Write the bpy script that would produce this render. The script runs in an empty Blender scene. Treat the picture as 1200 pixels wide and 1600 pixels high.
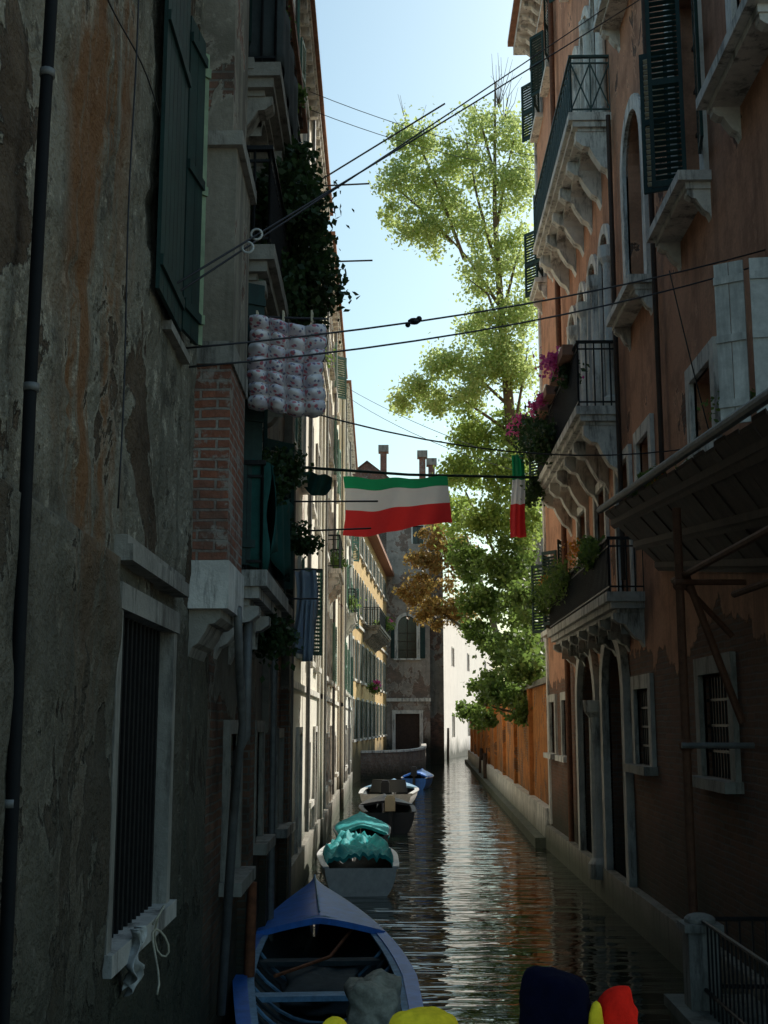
import bpy, math, random
import numpy as np
from mathutils import Vector, noise as mnoise
random.seed(7); rng=np.random.default_rng(7)
scene=bpy.context.scene
COL=scene.collection

# ---------------------------------------------------------------- materials
class NT:
    def __init__(s,name):
        s.mat=bpy.data.materials.new(name); s.mat.use_nodes=True
        s.nt=s.mat.node_tree; s.nt.nodes.clear()
        s.out=s.nt.nodes.new('ShaderNodeOutputMaterial')
        s.b=s.nt.nodes.new('ShaderNodeBsdfPrincipled')
        s.nt.links.new(s.b.outputs[0],s.out.inputs[0])
        s.g=s.nt.nodes.new('ShaderNodeNewGeometry'); s.pos=s.g.outputs['Position']
    def put(s,sock,v):
        if isinstance(v,bpy.types.NodeSocket): s.nt.links.new(v,sock)
        elif isinstance(v,(tuple,list)):
            sock.default_value=tuple(v)+((1,) if len(v)==3 and len(sock.default_value)==4 else ())
        else: sock.default_value=v
    def noise(s,scale,detail=4,rough=.6,vec=None,dist=0):
        n=s.nt.nodes.new('ShaderNodeTexNoise'); s.put(n.inputs['Vector'],vec or s.pos)
        n.inputs['Scale'].default_value=scale; n.inputs['Detail'].default_value=detail
        n.inputs['Roughness'].default_value=rough; n.inputs['Distortion'].default_value=dist
        return n.outputs['Fac']
    def vor(s,scale,vec=None,out='Distance'):
        n=s.nt.nodes.new('ShaderNodeTexVoronoi'); s.put(n.inputs['Vector'],vec or s.pos); n.inputs['Scale'].default_value=scale
        return n.outputs[out]
    def mapv(s,scale,loc=(0,0,0),vec=None):
        n=s.nt.nodes.new('ShaderNodeMapping'); s.put(n.inputs['Vector'],vec or s.pos)
        n.inputs['Scale'].default_value=scale; n.inputs['Location'].default_value=loc; return n.outputs[0]
    def math(s,op,a,b=0.,c=None,clamp=False):
        n=s.nt.nodes.new('ShaderNodeMath'); n.operation=op; n.use_clamp=clamp
        s.put(n.inputs[0],a); s.put(n.inputs[1],b)
        if c is not None: s.put(n.inputs[2],c)
        return n.outputs[0]
    def rng(s,v,a,b,c=0.,d=1.):
        n=s.nt.nodes.new('ShaderNodeMapRange'); s.put(n.inputs[0],v)
        for i,q in enumerate((a,b,c,d)): n.inputs[i+1].default_value=q
        return n.outputs[0]
    def mix(s,f,a,b,mode='MIX'):
        n=s.nt.nodes.new('ShaderNodeMix'); n.data_type='RGBA'; n.blend_type=mode
        s.put(n.inputs[0],f); s.put(n.inputs[6],a); s.put(n.inputs[7],b); return n.outputs[2]
    def sep(s,vec=None):
        n=s.nt.nodes.new('ShaderNodeSeparateXYZ'); s.put(n.inputs[0],vec or s.pos); return n.outputs
    def comb(s,x,y,z):
        n=s.nt.nodes.new('ShaderNodeCombineXYZ'); s.put(n.inputs[0],x);s.put(n.inputs[1],y);s.put(n.inputs[2],z); return n.outputs[0]
    def bump(s,h,strength=.5,dist=.02,normal=None):
        n=s.nt.nodes.new('ShaderNodeBump'); n.inputs['Strength'].default_value=strength; n.inputs['Distance'].default_value=dist
        s.put(n.inputs['Height'],h)
        if normal: s.put(n.inputs['Normal'],normal)
        return n.outputs[0]
    def brick(s,c1,c2,mo):
        o=s.sep(); wob=s.math('MULTIPLY',s.noise(3,1),.03)
        v=s.comb(s.math('ADD',o[0],o[1]),s.math('ADD',o[2],wob),0.)
        n=s.nt.nodes.new('ShaderNodeTexBrick'); s.put(n.inputs['Vector'],v)
        n.inputs['Scale'].default_value=1; n.inputs['Brick Width'].default_value=.26; n.inputs['Row Height'].default_value=.078
        n.inputs['Mortar Size'].default_value=.012; n.inputs['Mortar Smooth'].default_value=.3; n.inputs['Bias'].default_value=-.1
        s.put(n.inputs['Color1'],c1);s.put(n.inputs['Color2'],c2);s.put(n.inputs['Mortar'],mo)
        return n.outputs['Color'],n.outputs['Fac']
    def fin(s,col,rough=.85,normal=None,spec=.3,metal=0.):
        s.put(s.b.inputs['Base Color'],col); s.put(s.b.inputs['Roughness'],rough)
        s.b.inputs['Specular IOR Level'].default_value=spec; s.b.inputs['Metallic'].default_value=metal
        if normal: s.put(s.b.inputs['Normal'],normal)
        return s.mat

def plaster(name,a,b,stain,under=(.3,.15,.1),peel=.56,damp=1.3,streak=.6,brickz=None,stain2=None,bs=.6,bricks=True,bd=.03,dwn=None,k=1.,mort=(.27,.24,.2)):
    t=NT(name)
    big=t.noise(.45,3,.6); mid=t.noise(1.7,6,.7); fine=t.noise(20,3,.7)
    stv=t.mapv((2.2,2.2,.16)); st=t.noise(1.1,5,.65,stv)
    col=t.mix(t.rng(big,.35,.65),a,b)
    col=t.mix(t.rng(mid,.48,.62,0,.75*k),col,tuple(x*.6 for x in b))
    col=t.mix(t.rng(st,.5,.68,0,streak),col,stain)
    col=t.mix(t.rng(fine,.35,.75,0,.5*k),col,tuple(x*.5 for x in a))
    if stain2:
        sp=t.noise(6,8,.82); col=t.mix(t.rng(sp,.56,.62,0,.8),col,tuple(min(1,x*1.6) for x in a))
        sp2=t.noise(3.3,8,.8,t.mapv((1,1,1),(9,4,2))); col=t.mix(t.rng(sp2,.55,.6,0,.9),col,tuple(x*.28 for x in a))
        o=t.sep(); q=t.math('ADD',o[1],t.math('MULTIPLY',t.noise(.9,3),1.2))
        m=t.math('MULTIPLY',t.rng(q,5.6,6.),t.rng(q,7.1,6.6))
        s2=t.noise(1.3,6,.7,t.mapv((3,3,.3),(4,2,1)))
        m=t.math('MULTIPLY',m,t.rng(s2,.44,.54,0,.9))
        m=t.math('MULTIPLY',m,t.rng(o[2],2.2,4.2,.25,1.))
        col=t.mix(m,col,stain2)
    pn=t.noise(.95,8,.66,t.mapv((1,1,.75),(3.3,1.2,7.7)),.4)
    pm=t.rng(pn,peel,peel+.012)
    z=t.sep()[2]
    if brickz is not None:
        zz=t.math('ADD',z,t.math('MULTIPLY',t.noise(.8,5,.6),2.2))
        pm=t.math('MAXIMUM',pm,t.rng(zz,brickz+1.15,brickz+1.1))
    if bricks:
        bc,bf=t.brick(under,tuple(x*.6 for x in under),mort)
        bcol=t.mix(t.rng(mid,.4,.6,0,.7),bc,stain)
    else:
        bcol=t.mix(t.rng(mid,.38,.62),under,tuple(x*.5 for x in under)); bf=None
    edge=t.math('MULTIPLY',t.rng(pn,peel-.03,peel),.5)
    col=t.mix(edge,col,tuple(min(.9,x*1.4) for x in a))
    col=t.mix(pm,col,bcol)
    if dwn:
        zq=t.math('ADD',z,t.math('MULTIPLY',mid,2.5)); col=t.mix(t.rng(zq,dwn+1.4,dwn+.9,0,.65),col,tuple(x*.3 for x in b))
    dz=t.math('SUBTRACT',z,t.math('MULTIPLY',big,2.))
    col=t.mix(t.rng(dz,damp-1.,damp-2.1,0,.85),col,(.03,.037,.025))
    h=t.math('ADD',t.math('MULTIPLY',fine,.35),t.math('MULTIPLY',mid,1.2))
    h=t.math('SUBTRACT',h,t.math('MULTIPLY',pm,.7))
    if bf: h=t.math('SUBTRACT',h,t.math('MULTIPLY',t.math('MULTIPLY',bf,pm),.5))
    return t.fin(col,.92,t.bump(h,bs,bd),.2)
def brickm(name,c1,c2,mo,stain,damp=1.0):
    t=NT(name); bc,bf=t.brick(c1,c2,mo)
    col=t.mix(t.rng(t.noise(1.3,5,.7),.42,.62,0,.7),bc,stain)
    n9=t.noise(9,4,.7); col=t.mix(t.rng(n9,.5,.7,0,.6),col,tuple(x*.45 for x in c1))
    col=t.mix(t.rng(t.noise(3.1,6,.75,t.mapv((1,1,1),(5,1,1))),.54,.6,0,.8),col,mo)
    dz=t.math('SUBTRACT',t.sep()[2],n9)
    col=t.mix(t.rng(dz,damp-.6,damp-1.3,0,.85),col,(.03,.04,.025))
    h=t.math('SUBTRACT',n9,t.math('MULTIPLY',bf,1.))
    return t.fin(col,.93,t.bump(h,.8,.03),.2)
def simple(name,c,rough=.7,var=.35,scale=6,bs=.15,metal=0,spec=.4,dark=None,streak=0):
    t=NT(name); dk=dark or tuple(x*(1-var) for x in c)
    n=t.noise(scale,6,.75)
    col=t.mix(t.rng(n,.35,.68),c,dk)
    if streak:
        col=t.mix(t.rng(t.noise(1.4,5,.7,t.mapv((3,3,.35))),.47,.63,0,streak),col,tuple(x*.3 for x in dk))
    return t.fin(col,rough,t.bump(n,bs,.02),spec,metal)
def leafm(name,c1,c2,trans=.5):
    t=NT(name); nt=t.nt
    r=t.g.outputs['Random Per Island']
    col=t.mix(r,c1,c2)
    t.put(t.b.inputs['Base Color'],col); t.b.inputs['Roughness'].default_value=.5; t.b.inputs['Specular IOR Level'].default_value=.35
    tr=nt.nodes.new('ShaderNodeBsdfTranslucent'); t.put(tr.inputs[0],t.mix(.5,col,tuple(min(.95,x*1.9) for x in c2)))
    mx=nt.nodes.new('ShaderNodeMixShader'); mx.inputs[0].default_value=trans
    nt.links.new(t.b.outputs[0],mx.inputs[1]); nt.links.new(tr.outputs[0],mx.inputs[2]); nt.links.new(mx.outputs[0],t.out.inputs[0])
    return t.mat

m_nearL=plaster('peeling_grey_plaster',(.3,.27,.205),(.21,.19,.14),(.055,.052,.038),under=(.12,.085,.055),peel=.565,damp=2.2,streak=.9,stain2=(.19,.085,.032),bs=1.,bricks=False,bd=.09,dwn=4.)
m_chim=plaster('weathered_chimney_plaster',(.36,.32,.255),(.27,.235,.18),(.08,.07,.058),peel=.55,damp=.5,streak=.8)
m_B=plaster('damp_dark_plaster',(.25,.22,.175),(.17,.15,.12),(.045,.042,.034),under=(.24,.115,.07),peel=.53,damp=2.,brickz=3.,mort=(.17,.15,.125))
m_C=plaster('cream_plaster',(.88,.84,.74),(.84,.79,.67),(.5,.42,.33),under=(.5,.33,.25),peel=.63,damp=1.7,streak=.45,k=.35)
m_D=plaster('sand_plaster',(.87,.81,.68),(.82,.75,.61),(.45,.38,.29),under=(.5,.33,.25),peel=.63,damp=1.7,streak=.5,k=.35)
m_E=plaster('ochre_plaster',(.74,.52,.24),(.64,.44,.21),(.3,.2,.11),peel=.66,damp=2.4,streak=.4,k=.6)
m_G=plaster('grey_brown_plaster',(.46,.4,.34),(.37,.32,.27),(.17,.145,.12),under=(.34,.21,.155),peel=.52,damp=2.4)
m_end=plaster('pale_pink_plaster',(.88,.8,.74),(.84,.76,.7),(.6,.5,.44),peel=.75,damp=1.6,streak=.2,k=.2)
m_R=plaster('terracotta_stucco',(.68,.35,.215),(.58,.28,.165),(.2,.095,.06),under=(.2,.11,.075),peel=.62,damp=1.8,streak=.6,brickz=4.,bs=.6,mort=(.15,.13,.11))
m_gard=plaster('orange_garden_plaster',(.72,.27,.075),(.58,.22,.065),(.24,.11,.05),under=(.42,.17,.07),peel=.53,damp=1.6)
m_brickr=brickm('red_brick',(.4,.14,.08),(.26,.11,.075),(.38,.34,.29),(.14,.1,.08),damp=.6)
m_brickg=brickm('old_brown_brick',(.34,.23,.17),(.26,.17,.12),(.34,.3,.26),(.15,.12,.1))
def stone(name,c,st=.75):
    t=NT(name); n=t.noise(2.2,6,.75); col=t.mix(t.rng(n,.4,.68),c,tuple(x*.65 for x in c))
    col=t.mix(t.rng(t.noise(1.6,6,.75,t.mapv((3,3,.5))),.5,.63,0,st),col,(.11,.1,.085))
    col=t.mix(t.rng(t.sep()[2],.7,.2,0,.8),col,(.05,.065,.035))
    return t.fin(col,.8,t.bump(t.noise(16,4,.7),.5,.02),.3)
m_stone=stone('istrian_stone',(.82,.78,.7),.8); m_stoned=stone('grimy_stone',(.36,.335,.285),.9); m_stonem=stone('weathered_stone',(.55,.52,.46),.85)
m_green=simple('dark_green_paint',(.014,.05,.042),.65,.5,5,.2,streak=.4)
m_green2=simple('faded_green_paint',(.14,.28,.22),.6,.4,5,.2,streak=.3)
m_lgreen=simple('pale_green_paint',(.26,.34,.2),.6,.4,5,.2)
m_white=simple('flaking_white_paint',(.7,.7,.66),.65,.35,7,.3,streak=.5)
m_iron=simple('black_iron',(.028,.028,.028),.5,.4,20,.2,.6)
m_rail=simple('verdigris_iron',(.045,.085,.075),.6,.4,20,.2)
m_rust=simple('rusty_steel',(.2,.085,.045),.75,.5,12,.4,.2)
m_galv=simple('galvanised_pipe',(.2,.2,.19),.6,.4,8,.2,.3)
m_pipe=simple('black_pipe',(.012,.013,.014),.75,.3,8,.1,spec=.15)
m_dkwood=simple('dark_brown_wood',(.07,.042,.028),.75,.5,6,.4)
m_glass=simple('dark_glass',(.012,.014,.015),.12,.3,2,.02,spec=.6)
m_tile=simple('roof_tile',(.4,.2,.13),.9,.5,5,.4)
m_cable=simple('steel_cable',(.05,.05,.055),.5,.2,10,.1,.6)
m_barkd=simple('bark',(.16,.13,.09),.9,.5,6,.6)
m_soil=simple('ground_soil',(.2,.17,.12),.95,.4,1.5,.4)
m_pave=simple('paving_stone',(.3,.28,.25),.85,.3,2,.3)
m_blue=simple('blue_boat_paint',(.045,.24,.78),.4,.4,6,.15,spec=.5,dark=(.035,.16,.55),streak=.25)
m_bluel=simple('worn_pale_blue_paint',(.24,.45,.64),.6,.5,8,.2)
m_boatin=simple('boat_inside',(.04,.06,.065),.8,.5,6,.3)
m_boatw=simple('white_boat_paint',(.8,.8,.78),.4,.3,5,.1)
m_boatd=simple('dark_boat_paint',(.03,.032,.042),.4,.3,5,.1)
m_teal=simple('teal_tarpaulin',(.02,.38,.4),.7,.45,5,.3,spec=.2)
m_dteal=simple('bottle_green_cloth',(.015,.1,.085),.8,.4,6,.3)
m_khaki=simple('khaki_canvas',(.6,.54,.4),.9,.6,7,.6)
m_cream=simple('cream_plastic_and_slat_light',(.65,.57,.4),.5,.2,5,.05)
m_mpole=simple('mooring_wood',(.3,.1,.04),.85,.6,7,.5)
m_sheet=simple('pale_blue_linen',(.6,.7,.82),.9,.15,4,.2)
m_grayc=simple('charcoal_cloth',(.05,.062,.062),.9,.3,5,.3)
def felt(name,c):
    t=NT(name); n=t.noise(60,4); col=t.mix(t.rng(n,.3,.7),c,tuple(x*.7 for x in c))
    return t.fin(col,.97,t.bump(t.noise(300,3),.6,.002),.05)
m_fy=felt('yellow_felt',(.85,.62,.03)); m_fr=felt('red_felt',(.8,.02,.01)); m_fn=felt('navy_felt',(.0025,.0035,.014))
m_fg=simple('flag_green',(.02,.24,.11),.85,.15,4,.2); m_fw=simple('flag_white',(.8,.8,.82),.85,.08,4,.2); m_fred=simple('flag_red',(.65,.03,.04),.85,.15,4,.2)
def cloth_tr(m,c,f=.35):
    nt=m.node_tree; out=[n for n in nt.nodes if n.type=='OUTPUT_MATERIAL'][0]; b=[n for n in nt.nodes if n.type=='BSDF_PRINCIPLED'][0]
    tr=nt.nodes.new('ShaderNodeBsdfTranslucent'); tr.inputs[0].default_value=(*c,1)
    mx=nt.nodes.new('ShaderNodeMixShader'); mx.inputs[0].default_value=f
    nt.links.new(b.outputs[0],mx.inputs[1]); nt.links.new(tr.outputs[0],mx.inputs[2]); nt.links.new(mx.outputs[0],out.inputs[0])
cloth_tr(m_fg,(.02,.4,.17)); cloth_tr(m_fw,(.8,.8,.82)); cloth_tr(m_fred,(.8,.05,.05)); cloth_tr(m_sheet,(.55,.62,.7))
t=NT('floral_quilt_print'); c=t.mix(t.rng(t.noise(6,2),.45,.6),(.9,.85,.85),(.68,.64,.7))
v=t.vor(16); c=t.mix(t.rng(v,.36,.28,0,.85),c,(.6,.12,.16)); v2=t.vor(21,t.mapv((1,1,1),(3,5,2)))
c=t.mix(t.rng(v2,.3,.23,0,.85),c,(.12,.13,.26)); m_quilt=t.fin(c,.9,t.bump(t.noise(40,3),.4,.01),.15)
m_leaf=leafm('poplar_leaves',(.27,.37,.11),(.42,.48,.19),.6)
m_leafm=leafm('linden_leaves',(.14,.22,.05),(.28,.36,.09),.55)
m_leafd=leafm('dark_leaves',(.055,.11,.028),(.15,.22,.05),.5)
m_leafo=leafm('autumn_leaves',(.32,.15,.045),(.26,.2,.06),.5)
m_ivy=leafm('ivy_leaves',(.018,.045,.014),(.045,.085,.025),.3)
m_pink=leafm('pink_petals',(.6,.04,.2),(.7,.12,.35),.4); m_yel=leafm('yellow_petals',(.7,.4,.03),(.7,.18,.03),.4)
t=NT('canal_water')
w1=t.noise(1.,2,.45,t.mapv((.35,1.25,1))); w2=t.noise(1.,2,.5,t.mapv((1.1,4.2,1),(3,1,0)),.5)
h=t.math('ADD',w1,t.math('MULTIPLY',w2,.36))
m_water=t.fin((.012,.022,.014),.012,t.bump(h,1.,.065),.5); t.b.inputs['IOR'].default_value=1.33

# ---------------------------------------------------------------- mesh builder
class MB:
    def __init__(s): s.V=[];s.F=[];s.I=[];s.M=[]
    def mi(s,m):
        if m not in s.M: s.M.append(m)
        return s.M.index(m)
    def face(s,pts,m):
        b=len(s.V); s.V+= [tuple(p) for p in pts]; s.F.append(tuple(range(b,b+len(pts)))); s.I.append(s.mi(m))
    def hexa(s,p,m):
        b=len(s.V); s.V+=[tuple(q) for q in p]; k=s.mi(m)
        for f in ((0,3,2,1),(4,5,6,7),(0,1,5,4),(1,2,6,5),(2,3,7,6),(3,0,4,7)): s.F.append(tuple(b+i for i in f)); s.I.append(k)
    def box(s,x0,x1,y0,y1,z0,z1,m):
        s.hexa([(x0,y0,z0),(x1,y0,z0),(x1,y1,z0),(x0,y1,z0),(x0,y0,z1),(x1,y0,z1),(x1,y1,z1),(x0,y1,z1)],m)
    def tube(s,pts,r,m,n=8):
        pts=[Vector(p) for p in pts]
        if not isinstance(r,(list,tuple)): r=[r]*len(pts)
        b=len(s.V);k=s.mi(m); ref=None
        for i,p in enumerate(pts):
            d=(pts[min(i+1,len(pts)-1)]-pts[max(i-1,0)]).normalized()
            if ref is None: ref=Vector((0,0,1)) if abs(d.z)<.9 else Vector((1,0,0))
            u=(ref-d*ref.dot(d)).normalized(); ref=u; w=d.cross(u)
            for j in range(n):
                a=2*math.pi*j/n; s.V.append(tuple(p+(u*math.cos(a)+w*math.sin(a))*r[i]))
        for i in range(len(pts)-1):
            for j in range(n):
                s.F.append((b+i*n+j,b+i*n+(j+1)%n,b+(i+1)*n+(j+1)%n,b+(i+1)*n+j)); s.I.append(k)
        e=b+(len(pts)-1)*n
        s.F.append(tuple(b+j for j in range(n))[::-1]); s.I.append(k); s.F.append(tuple(e+j for j in range(n))); s.I.append(k)
    def ball(s,c,r,m,n=10,sc=(1,1,1)):
        b=len(s.V);k=s.mi(m); R=n//2+1
        for i in range(R+1):
            a=math.pi*i/R
            for j in range(n):
                q=2*math.pi*j/n; s.V.append((c[0]+r*sc[0]*math.sin(a)*math.cos(q),c[1]+r*sc[1]*math.sin(a)*math.sin(q),c[2]+r*sc[2]*math.cos(a)))
        for i in range(R):
            for j in range(n):
                s.F.append((b+i*n+j,b+i*n+(j+1)%n,b+(i+1)*n+(j+1)%n,b+(i+1)*n+j)); s.I.append(k)
    def grid(s,fn,nu,nv,m,mfn=None):
        b=len(s.V)
        for i in range(nu+1):
            for j in range(nv+1): s.V.append(tuple(fn(i/nu,j/nv)))
        for i in range(nu):
            for j in range(nv):
                a=b+i*(nv+1)+j; s.F.append((a,a+nv+1,a+nv+2,a+1)); s.I.append(s.mi(mfn((i+.5)/nu,(j+.5)/nv) if mfn else m))
    def build(s,name,parent=None,smooth=False,solid=0):
        me=bpy.data.meshes.new(name); me.from_pydata(s.V,[],s.F)
        for m in s.M: me.materials.append(m)
        me.polygons.foreach_set('material_index',s.I)
        if smooth: me.polygons.foreach_set('use_smooth',[True]*len(s.F))
        me.update(); o=bpy.data.objects.new(name,me); COL.objects.link(o)
        if parent: o.parent=parent
        if solid:
            md=o.modifiers.new('solid','SOLIDIFY'); md.thickness=solid
        return o
def empty(name):
    o=bpy.data.objects.new(name,None); o.empty_display_size=.5; COL.objects.link(o); return o

def fbox(mb,P,s0,s1,z0,z1,d0,d1,m):
    mb.hexa([P(s0,z0,d0),P(s1,z0,d0),P(s1,z0,d1),P(s0,z0,d1),P(s0,z1,d0),P(s1,z1,d0),P(s1,z1,d1),P(s0,z1,d1)],m)

def outline(o,n=12,grow=0):
    s0,s1,z0,z1=o['s0']-grow,o['s1']+grow,o['z0'],o['z1']+grow
    if not o.get('arch'): return [(s0,z0),(s0,z1),(s1,z1),(s1,z0)]
    r=(s1-s0)/2; sc=(s0+s1)/2; zc=z1-r
    return [(s0,z0)]+[(sc+r*math.cos(math.pi*(1-i/n)),zc+r*math.sin(math.pi*(1-i/n))) for i in range(n+1)]+[(s1,z0)]

def console(mb,P,s0,s1,z,dep,h,m):
    pr=[(0,0),(dep,0),(dep,-.18*h),(dep*.8,-.3*h),(dep*.62,-.32*h),(dep*.5,-.5*h),(dep*.3,-.72*h),(dep*.12,-.8*h),(0,-h)]
    for a,b in zip(pr,pr[1:]): mb.face([P(s0,z+a[1],a[0]),P(s1,z+a[1],a[0]),P(s1,z+b[1],b[0]),P(s0,z+b[1],b[0])],m)
    for s in (s0,s1): mb.face([P(s,z+b,a) for a,b in pr],m)

def facade(walls,trim,P,s0,s1,z0,z1,mat,ops,depth=7.,sides=True,wfr=m_dkwood):
    S=sorted(set([s0,s1]+[o['s0'] for o in ops]+[o['s1'] for o in ops])); Z=sorted(set([z0,z1]+[o['z0'] for o in ops]+[o['z1'] for o in ops]))
    for i in range(len(S)-1):
        for j in range(len(Z)-1):
            cs,cz=(S[i]+S[i+1])/2,(Z[j]+Z[j+1])/2
            if any(o['s0']<cs<o['s1'] and o['z0']<cz<o['z1'] for o in ops): continue
            walls.face([P(S[i],Z[j],0),P(S[i+1],Z[j],0),P(S[i+1],Z[j+1],0),P(S[i],Z[j+1],0)],mat)
    if sides:
        for s in (s0,s1): walls.face([P(s,z0,0),P(s,z0,-depth),P(s,z1,-depth),P(s,z1,0)],mat)
        walls.face([P(s0,z0,-depth),P(s1,z0,-depth),P(s1,z1,-depth),P(s0,z1,-depth)],mat)
        walls.face([P(s0,z1,0),P(s1,z1,0),P(s1,z1,-depth),P(s0,z1,-depth)],m_tile)
    for o in ops:
        th=o.get('th',.28); ol=outline(o)
        for a,b in zip(ol,ol[1:]+ol[:1]):
            walls.face([P(*a,0),P(*b,0),P(*b,-th),P(*a,-th)],mat)
        trim.face([P(a,b,-th) for a,b in ol],o.get('pane',m_glass))
        if o.get('arch'):
            for i in range(1,len(ol)-2):
                c=(o['s0'],o['z1']) if (ol[i][0]+ol[i+1][0])/2<(o['s0']+o['s1'])/2 else (o['s1'],o['z1'])
                walls.face([P(*c,0),P(*ol[i],0),P(*ol[i+1],0)],mat)
        fr=o.get('frame'); fw=o.get('fw',.13); pr=o.get('pr',.06)
        if fr:
            out=outline(o,grow=fw)
            for i in range(len(ol)-1):
                a,b,c,d=ol[i],ol[i+1],out[i+1],out[i]
                trim.hexa([P(*a,-.03),P(*b,-.03),P(*c,-.03),P(*d,-.03),P(*a,pr),P(*b,pr),P(*c,pr),P(*d,pr)],fr)
        if o.get('sill'):
            so=o.get('so',.2); sm=o.get('sm',m_stone)
            fbox(trim,P,o['s0']-fw-.08,o['s1']+fw+.08,o['z0']-.12,o['z0']-.002,-.03,so,sm)
            if so>.25:
                fbox(trim,P,o['s0']-fw-.02,o['s1']+fw+.02,o['z0']-.2,o['z0']-.121,-.03,so*.75,sm)
                for s in (o['s0']-fw,o['s1']+fw-.14): console(trim,P,s,s+.14,o['z0']-.2,so*.7,.35,sm)
        if o.get('mun',True) and o.get('pane',m_glass) is m_glass:
            sc=(o['s0']+o['s1'])/2; ztop=o['z1']-.02
            fbox(trim,P,sc-.03,sc+.03,o['z0'],ztop,-th+.01,-th+.05,wfr)
            k=max(1,int((o['z1']-o['z0'])/.6))
            for q in range(1,k): 
                zq=o['z0']+(o['z1']-o['z0'])*q/k
                if o.get('arch') and zq>o['z1']-(o['s1']-o['s0'])/2: continue
                fbox(trim,P,o['s0'],o['s1'],zq-.02,zq+.02,-th+.012,-th+.045,wfr)
        if o.get('bars'):
            n=int((o['s1']-o['s0'])/.13)
            for q in range(1,n): 
                s=o['s0']+(o['s1']-o['s0'])*q/n; fbox(trim,P,s-.01,s+.01,o['z0'],o['z1']-.03,-.06,-.04,m_iron)
            for q in range(1,4):
                z=o['z0']+(o['z1']-o['z0'])*q/4; fbox(trim,P,o['s0'],o['s1'],z-.015,z+.015,-.065,-.035,m_iron)

def leaf(mb,P,sh,z0,z1,w,ang,dr,m,louv=True,d0=.05,m2=None):
    ca,sa=math.cos(math.radians(ang))*dr,math.sin(math.radians(ang))
    nn=(-sa, ca) 
    def Q(u,z,t): return P(sh+ca*u+nn[0]*t*1.0, z, d0+sa*u+abs(nn[1])*t)
    def b(u0,u1,za,zb,t0,t1,mm=m): mb.hexa([Q(u0,za,t0),Q(u1,za,t0),Q(u1,za,t1),Q(u0,za,t1),Q(u0,zb,t0),Q(u1,zb,t0),Q(u1,zb,t1),Q(u0,zb,t1)],mm)
    if not louv:
        n=max(2,int(w/.13))
        for i in range(n): b(w*i/n+.004,w*(i+1)/n-.004,z0,z1,0,.025)
        for z in (z0+.15,(z0+z1)/2,z1-.2): b(0,w,z,z+.07,.026,.045)
        return
    b(0,.05,z0,z1,0,.04); b(w-.05,w,z0,z1,0,.04)
    for z in (z0,(z0+z1)/2-.04,z1-.08): b(.05,w-.05,z,z+.08,.002,.038)
    z=z0+.1
    while z<z1-.1:
        mb.hexa([Q(.05,z,.002),Q(w-.05,z,.002),Q(w-.05,z+.008,.002),Q(.05,z+.008,.002),Q(.05,z+.035,.036),Q(w-.05,z+.035,.036),Q(w-.05,z+.043,.036),Q(.05,z+.043,.036)],m2 or m)
        z+=.075

def balcony(st,ir,P,s0,s1,z,dep,rh=1.,lattice=False,step=1.25,m=m_stone,rm=None,ch=.75,nb=None):
    rm=rm or m_iron
    fbox(st,P,s0,s1,z-.14,z,-.03,dep,m); fbox(st,P,s0+.04,s1-.04,z-.24,z-.141,-.03,dep-.07,m); fbox(st,P,s0+.1,s1-.1,z-.3,z-.241,-.03,dep-.16,m)
    n=nb or max(2,round((s1-s0)/step)+1)
    for i in range(n):
        s=s0+.12+(s1-s0-.46)*i/(n-1); console(st,P,s,s+.22,z-.3,dep*.82,ch,m)
        if i<n-1:
            s2=s0+.12+(s1-s0-.46)*(i+1)/(n-1); K=8
            for k in range(K):
                a0,a1=math.pi*k/K,math.pi*(k+1)/K; mid=(s+.22+s2)/2; hw=(s2-s-.22)/2
                p=[(mid-hw*math.cos(a),z-.3-.3+.28*math.sin(a)) for a in (a0,a1)]
                st.face([P(p[0][0],p[0][1],dep*.55),P(p[1][0],p[1][1],dep*.55),P(p[1][0],z-.3,dep*.55),P(p[0][0],z-.3,dep*.55)],m)
                st.face([P(p[0][0],p[0][1],dep*.55),P(p[1][0],p[1][1],dep*.55),P(p[1][0],p[1][1],0),P(p[0][0],p[0][1],0)],m)
    t=.014; e=dep-.06
    def seg(a,b): ir.tube([P(*a),P(*b)],t,rm,5)
    for zz in (z+.08,z+rh-.12):
        fbox(ir,P,s0+.05,s1-.05,zz-.012,zz+.012,e-.012,e+.012,rm)
        for s in (s0+.06,s1-.06): fbox(ir,P,s-.012,s+.012,zz-.012,zz+.012,0,e,rm)
    fbox(ir,P,s0+.03,s1-.03,z+rh-.02,z+rh+.02,e-.03,e+.03,rm)
    for s in (s0+.06,s1-.06): fbox(ir,P,s-.03,s+.03,z+rh-.02,z+rh+.02,0,e-.031,rm)
    runs=[((s0+.06,e),(s1-.06,e)),((s0+.06,0.),(s0+.06,e)),((s1-.06,0.),(s1-.06,e))]
    for a,b in runs:
        L=math.hypot(a[0]-b[0],a[1]-b[1]); n=max(2,int(L/(.24 if lattice else .125)))
        for i in range(n+1):
            q=i/n; p=(a[0]+(b[0]-a[0])*q,a[1]+(b[1]-a[1])*q); seg((p[0],z,p[1]),(p[0],z+rh,p[1]))
            if lattice and i<n:
                q2=(i+1)/n; p2=(a[0]+(b[0]-a[0])*q2,a[1]+(b[1]-a[1])*q2)
                seg((p[0],z+.08,p[1]),(p2[0],z+rh-.12,p2[1])); seg((p2[0],z+.08,p2[1]),(p[0],z+rh-.12,p[1]))

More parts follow.
